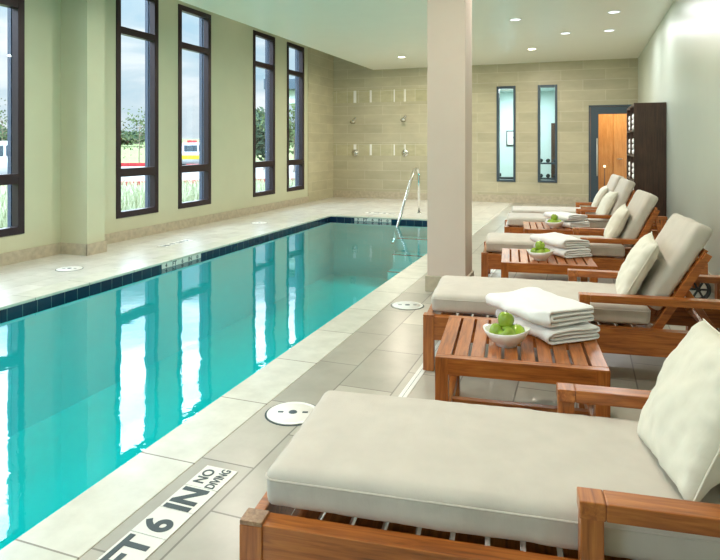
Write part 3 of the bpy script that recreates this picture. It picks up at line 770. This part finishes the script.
# ------------------------------------------------------------------ rooms behind the back wall
Y2 = YB+.2
rm = bmesh.new(); box(rm, -3.2, .02, 18.3, 18.4, 0, 3); box(rm, -3.3, -3.2, Y2, 18.4, 0, 3); box(rm, .0, .05, Y2, 18.4, 0, 3)
struct('wall_exercise_room', rm, 'roomwall')
struct('floor_exercise_room', B(-3.3, .05, Y2, 18.4, -.1, 0), 'base_stone')
struct('ceiling_exercise_room', B(-3.3, .05, Y2, 18.4, 2.9, 3.0), 'roomwall')
a = lamp_area(-1.8, 16.8, 2.85, 1.2, 70, (.86,.97,1))
fx = thing('ceiling_lamp', 'round ceiling lamp in the room behind the inside windows', 'ceiling light', (-1.8, 16.8, 2.9))
obj('lamp_body', lathe([(0,0), (.62,0), (.62,-.035), (.6,-.035), (.6,-.02), (0,-.02)], 36), 'white', fx)
p = thing('framed_picture', 'small white framed picture seen through the left inside window', 'picture', (-1.87, 18.28, 1.55))
obj('picture_frame', B(-.24, .24, -.02, .01, -.22, .22), 'darkgear', p); obj('picture_sheet', B(-.21, .21, -.024, -.02, -.19, .19), 'white', p); obj('drawing', B(-.06,.12,-.027,-.024,.0,.03), 'slate', p)
cbn = thing('equipment_cabinet', 'dark brown cabinet behind the right inside window', 'cabinet', (-.62, 17.7, 0))
obj('cabinet_body', B(-.2, .4, -.2, .4, 0, 1.95), 'walnut', cbn); obj('door', B(-.19, .39, -.22, -.2, .05, 1.9), 'walnut', cbn)
def bench(x, y, rz, lb):
    t = thing('weight_bench', lb, 'exercise bench', (x, y, 0), rz)
    obj('pad', B(-.6, .6, -.15, .15, .42, .5, bev=.02), 'darkgear', t); obj('back_pad', B(-.65, -.1, -.14, .14, .52, .6, bev=.02), 'darkgear', t)
    for u in (-.5, .5): obj('leg', B(u-.03, u+.03, -.2, .2, 0, .42, bev=.005), 'chrome', t)
bench(-1.95, 16.6, R(8), 'low dark weight bench seen at the foot of the left inside window')
rk = thing('dumbbell_rack', 'dark dumbbell rack low behind the right inside window', 'rack', (-.86, 16.7, 0))
for u in (-.3, .3): obj('upright', B(u-.02, u+.02, -.15, .15, 0, .95, bev=.004), 'darkgear', rk)
for z in (.45, .85): obj('tray', B(-.3, .3, -.15, .15, z, z+.04, bev=.004), 'slate', rk)
for z in (.49, .89):
    for u in (-.18, 0, .18):
        d_ = thing('dumbbell', 'dumbbell on the rack behind the right inside window', 'dumbbell', (-.86+u, 16.7, z+.052), 0, 'dumbbells on the rack')
        for v in (-1, 1): obj('weight', lathe([(0,-.03), (.045,-.03), (.05,-.02), (.05,.02), (.045,.03), (0,.03)], 16, Matrix.Translation((0, v*.08, 0)) @ Matrix.Rotation(R(90), 4, 'X')), 'darkgear', d_, True)
        obj('grip', tube([(0,-.06,0), (0,.06,0)], .015, 10), 'chrome', d_, True)
# corridor behind the door, honey wood
cr = bmesh.new(); box(cr, .06, 1.9, 16.6, 16.7, 0, 2.8); box(cr, 1.8, 1.9, Y2, 16.6, 0, 2.8); box(cr, .05, .07, Y2, 16.6, 0, 2.8)
struct('wall_corridor', cr, 'oak')
struct('floor_corridor', B(.05, 1.9, Y2, 16.7, -.1, 0), 'base_stone'); struct('ceiling_corridor', B(.05, 1.9, Y2, 16.7, 2.7, 2.8), 'roomwall')
lamp_area(.7, 15.8, 2.65, .4, 24, (1,.84,.6))
fx = thing('ceiling_lamp', 'round ceiling lamp in the wooden corridor behind the glass door', 'ceiling light', (.7, 15.8, 2.7))
obj('lamp_body', lathe([(0,0), (.22,0), (.22,-.035), (.205,-.035), (.205,-.02), (0,-.02)], 30), 'white', fx)
dd = bpy.data.objects.new('door_2', None); COL.objects.link(dd); dd['kind'] = 'structure'
obj('door_leaf', B(.72, 1.5, 16.55, 16.59, 0, 2.15, bev=.004), 'oak', dd); obj('door_handle', tube([(.8,16.5,1.0), (.92,16.5,1.0)], .014), 'chrome', dd)
ln = thing('table_lamp', 'small glowing lamp in the wooden corridor beyond the slate door', 'lamp', (.50, 16.2, 0))
obj('stand', lathe([(0,0), (.09,0), (.09,.02), (.012,.04), (.010,.8), (0,.8)], 20), 'walnut', ln, True); obj('lamp_shade', lathe([(.018,.8), (.028,.825), (.018,.85), (0,.85)], 20), 'lamp_soft', ln, True)

# ------------------------------------------------------------------ outside
GZ = -.3
def ray_at(px, dist):
    """direction helper: bearing of a photograph column as seen from the viewpoint, distance in metres along it"""
    a = (px-360)/610.; yaw = math.atan(223/610.); c, s = math.cos(yaw), math.sin(yaw)
    v = Vector((-s+a*c, c+a*s, 0)).normalized(); return v*dist
g = bmesh.new(); n = 60
def ground_z(x, y):
    d = max(0, math.hypot(x, y)-75); return GZ+d*.013+ .6*nz((x, y, 0), .02)*min(1, d/60)
for i in range(n+1):
    for j in range(n+1):
        x = -6.5-(i/n)**2.2*500; y = -60+ (j/n)*700
        g.verts.new((x, y, ground_z(x, y)))
g.verts.ensure_lookup_table()
for i in range(n):
    for j in range(n): g.faces.new((g.verts[i*(n+1)+j], g.verts[(i+1)*(n+1)+j], g.verts[(i+1)*(n+1)+j+1], g.verts[i*(n+1)+j+1]))
struct('ground', g, 'lawn', smooth=True)
# road and red kerbs: parallel with the line of sight's cross direction
rd = bmesh.new()
P0 = ray_at(140, 27); P1 = ray_at(140, 47); nrm = Vector((-.64,.77,0)); tg = Vector((.77,.64,0))
def strip(bm, o_, w0, w1, z0, z1, l0=-60, l1=60):
    pts = [o_+nrm*w0+tg*l0, o_+nrm*w0+tg*l1, o_+nrm*w1+tg*l1, o_+nrm*w1+tg*l0]
    a_ = [bm.verts.new((p.x, p.y, z0)) for p in pts]; b_ = [bm.verts.new((p.x, p.y, z1)) for p in pts]
    bm.faces.new(a_); bm.faces.new(b_)
    for i in range(4): bm.faces.new((a_[i], a_[(i+1) % 4], b_[(i+1) % 4], b_[i]))
strip(rd, P0, 0, 22, GZ-.05, GZ+.04)
struct('road', rd, 'pave')
kb = bmesh.new(); strip(kb, P0, -.5, 0, GZ, GZ+.16); struct('kerb_near', kb, 'redpaint')
kb = bmesh.new(); strip(kb, P0, 22, 22.6, GZ, GZ+.3); struct('kerb_far', kb, 'redpaint')
# pale long grass outside the glass
rg = bmesh.new(); rr = random.Random(3)
for k in range(5200):
    px = rr.choice([(0,24), (118,154), (180,208), (254,273), (288,303)]); q = ray_at(rr.uniform(px[0]-3, px[1]), 1); d = rr.uniform(9.5, 24)
    p = q*d
    if p.x > -7: continue
    hgt = rr.uniform(.25, .55); a_ = rr.uniform(0, 6.28); lean = rr.uniform(.05,.3); wd = .012
    bx = Vector((p.x, p.y, GZ)); tip = bx+Vector((math.cos(a_)*lean, math.sin(a_)*lean, hgt)); mid = bx*.45+tip*.55+Vector((0,0,.06))
    side = Vector((math.sin(a_), -math.cos(a_), 0))*wd
    v1, v2, v3, v4, v5 = [rg.verts.new(c) for c in (bx-side, bx+side, mid+side*.8, mid-side*.8, tip)]
    rg.faces.new((v1, v2, v3, v4)); rg.faces.new((v4, v3, v5))
tag(obj('long_grass', rg, 'reed'), 'pale long grass growing outside below the windows', 'grass', kind='stuff')
# trees
def tree(px, dist, h, w_, label, leafmat, seed, dense=500, ls=.16, trunk=.35, name='tree'):
    q = ray_at(px, dist); rr = random.Random(seed); t = thing(name, label, 'tree', (q.x, q.y, ground_z(q.x, q.y)), 0, 'trees out in the field')
    tr = bmesh.new(); tube([(0,0,-.1), (.03,0,h*trunk), (0,.02,h*.8)], [.035*h/3, .028*h/3, .01], 8, tr)
    ends = []
    for k in range(14):
        a_ = rr.uniform(0, 6.28); z0 = h*rr.uniform(trunk*.8, .75); e = Vector((math.cos(a_)*w_*.5*rr.uniform(.5,1), math.sin(a_)*w_*.5*rr.uniform(.5,1), min(h, z0+h*rr.uniform(.12,.3))))
        s0 = Vector((0,0,z0)); tube([s0, (s0+e)/2+Vector((0,0,-.04)), e], [.015*h/3, .01*h/3, .004], 5, tr); ends += [e, (s0+e)/2]
    obj('trunk', tr, 'bark', t)
    lf = bmesh.new()
    for k in range(dense):
        c = rr.choice(ends) if dense < 1200 else Vector((0,0,h*.6))
        sp = w_*.16 if dense < 1200 else w_*.5
        o_ = Vector((rr.gauss(0,1), rr.gauss(0,1), rr.gauss(0,.75)))
        if dense >= 1200: o_ = o_.normalized()*rr.uniform(.5,1)*Vector((1,1,1)).x; o_.z *= h*.42/(w_*.5)
        p = c+o_*sp; a_ = Vector((rr.uniform(-1,1), rr.uniform(-1,1), rr.uniform(-1,1))).normalized(); b_ = a_.orthogonal().normalized()
        s = ls*rr.uniform(.6,1.3); vs = [lf.verts.new(p+x) for x in (a_*s, b_*s*.5, -a_*s, -b_*s*.5)]; lf.faces.new(vs)
    obj('leaves', lf, leafmat, t)
tree(139, 52, 4.2, 4.4, 'young sparse tree out in the field behind the red kerb', 'leaf', 4, 620, .12)
tree(264, 40, 4.0, 3.2, 'dense dark bushy tree seen through the third window', 'leafdark', 6, 2200, .2, name='bushy_tree')
tree(294, 36, 4.0, 3.0, 'loose green tree seen through the farthest window', 'leaf', 8, 900, .14)
tree(2, 60, 5.0, 5, 'thin tree beyond the white car at the first window', 'leaf', 9, 500, .13)
for k, (px, d, h, w_) in enumerate(((122,190,4.2,13), (128.5,230,4.0,14), (134,280,3.6,15), (262,190,4.5,13), (298,200,4.5,13), (-1,150,4.2,9), (7,190,3.6,11), (116.5,250,4.4,12))):
    tree(px, d, h, w_, 'distant dark green tree on the horizon, number of the tree line seen at this window', 'leafdark', 20+k, 1500, .9, .1, name='distant_tree')
TN = ['tallest clump left of the sapling', 'clump directly behind the sapling', 'low clump right of the sapling', 'round clump behind the third window bush', 'clump behind the farthest window', 'clump over the white car', 'low clump right of the white car', 'clump hidden by the window jamb']
for o, s in zip([o for o in COL.objects if o.name.startswith('distant_tree')], TN): o['label'] = 'distant dark green tree, the ' + s; o['group'] = 'tree line on the horizon'
def car(px, dist, rz, paint, label, name, yellow=False):
    q = ray_at(px, dist); t = thing(name, label, 'vehicle', (q.x, q.y, GZ+.04), rz)
    b = bmesh.new(); prof = [(-2.3,.3), (-2.35,.8), (-2.2,1.05), (-1.3,1.15), (-.7,1.75), (1.3,1.8), (2.1,1.5 if not yellow else 1.9), (2.3,1.0), (2.3,.3)]
    a_ = [b.verts.new((x, -.9, z)) for x, z in prof]; c_ = [b.verts.new((x, .9, z)) for x, z in prof]; b.faces.new(a_); b.faces.new(c_)
    for i in range(len(prof)): j = (i+1) % len(prof); b.faces.new((a_[i], a_[j], c_[j], c_[i]))
    bmesh.ops.bevel(b, geom=b.edges[:], offset=.06, segments=2, affect='EDGES'); obj('car_body', b, paint, t, True)
    wn_ = bmesh.new(); box(wn_, -.6, .35, -.93, .93, 1.15, 1.6, bev=.03); box(wn_, .45, 1.6, -.93, .93, 1.15, 1.6, bev=.03); obj('side_windows', wn_, 'carglass', t)
    for x in (-1.45, 1.5):
        for y in (-.88, .88): obj('wheel', lathe([(0,-.11), (.3,-.11), (.34,-.06), (.34,.06), (.3,.11), (0,.11)], 24, Matrix.Translation((x, y, .34)) @ Matrix.Rotation(R(90), 4, 'X')), 'rubber', t, True)
    if yellow:
        obj('stripe', B(-2.36, 2.32, -.935, .935, .62, .9, bev=.01), 'caryellow', t); obj('light_bar', B(-.5, -.2, -.6, .6, 1.78, 1.95, bev=.02), 'redpaint', t)
        obj('bumper', B(-2.45, -2.3, -.8, .8, .35, .6, bev=.02), 'rubber', t)
car(3, 30, R(30), 'carwhite', 'white car parked on the road outside the first window', 'parked_car')
car(197, 45, R(15), 'carwhite', 'white and yellow van parked outside the second tall window', 'parked_van', True)
# entrance canopy beyond windows three and four
q = ray_at(300, 24); cn = thing('entrance_canopy', 'dark roofed entrance canopy outside beyond the last two windows', 'canopy', (q.x, q.y, 0), R(15))
obj('roof_slab', B(-1.2, 9, -1, 6, 3.45, 3.85, bev=.02), 'slate', cn); obj('fascia', B(-.5, 9, -.5, 5.5, 2.95, 3.45), 'roomwall', cn)
obj('post', B(4.2, 4.6, .2, .6, GZ, 2.95), 'white', cn); obj('post', B(4.2, 4.6, 4.6, 5.0, GZ, 2.95), 'white', cn)

# ------------------------------------------------------------------ world
wd = bpy.data.worlds.new('World'); sc.world = wd; wd.use_nodes = True; nt = wd.node_tree; nt.nodes.clear()
o = N(nt, 'ShaderNodeOutputWorld'); bg = N(nt, 'ShaderNodeBackground'); tc = N(nt, 'ShaderNodeTexCoord'); sp = N(nt, 'ShaderNodeSeparateXYZ')
nt.links.new(tc.outputs['Generated'], sp.inputs[0])
mpn = N(nt, 'ShaderNodeMapping'); mpn.inputs['Scale'].default_value = (1,1,3.2); nt.links.new(tc.outputs['Generated'], mpn.inputs['Vector'])
cl = N(nt, 'ShaderNodeTexNoise', Scale=5.5, Detail=7, Roughness=.55, Distortion=.5); nt.links.new(mpn.outputs[0], cl.inputs['Vector'])
cr_ = ramp(nt, cl.outputs['Fac'], [(.36, srgb(176,208,226)), (.52, srgb(205,222,232)), (.66, srgb(240,244,248))])
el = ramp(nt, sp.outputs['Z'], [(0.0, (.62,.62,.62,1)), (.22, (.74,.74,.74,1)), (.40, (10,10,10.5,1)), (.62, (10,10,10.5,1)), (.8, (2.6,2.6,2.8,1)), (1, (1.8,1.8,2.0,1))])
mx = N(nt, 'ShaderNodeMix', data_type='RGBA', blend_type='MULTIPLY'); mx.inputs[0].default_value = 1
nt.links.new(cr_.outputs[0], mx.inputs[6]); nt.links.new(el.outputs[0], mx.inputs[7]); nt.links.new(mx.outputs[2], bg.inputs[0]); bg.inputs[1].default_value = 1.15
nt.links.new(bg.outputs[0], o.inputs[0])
# daylight portals in the window openings, the added front one too
def portal(loc, sx, sy, rot):
    l = bpy.data.lights.new('daylight_portal', 'AREA'); l.shape = 'RECTANGLE'; l.size = sx; l.size_y = sy; l.cycles.is_portal = True
    p = bpy.data.objects.new('daylight_portal', l); COL.objects.link(p); p.location = loc; p.rotation_euler = rot
for a, b in WIN: portal((XL-.3, (a+b)/2, (WB+WT)/2), WT-WB, b-a, (0, R(-90), 0))
portal(((XL+.5-2.0)/2, YF-.15, 1.65), 3.6, 2.7, (R(90), 0, 0))

# ------------------------------------------------------------------ camera
cam = bpy.data.cameras.new('Camera'); co = bpy.data.objects.new('Camera', cam); COL.objects.link(co); sc.camera = co
cam.sensor_fit = 'HORIZONTAL'; cam.sensor_width = 36; cam.lens = 610/720*36; cam.clip_start = .05; cam.clip_end = 2000
co.location = (0, 0, 1.35); co.rotation_euler = (R(90), 0, math.atan(223/610.)); cam.shift_y = -(280-145)/720
sc.view_settings.view_transform = 'Standard'; sc.view_settings.look = 'None'; sc.view_settings.gamma = 1; sc.view_settings.use_curve_mapping = False
sc.view_settings.exposure = .66
sc.cycles.use_denoising = True; sc.cycles.max_bounces = 10; sc.cycles.diffuse_bounces = 5; sc.cycles.transparent_max_bounces = 16
sc.cycles.sample_clamp_indirect = 6; sc.cycles.caustics_reflective = False
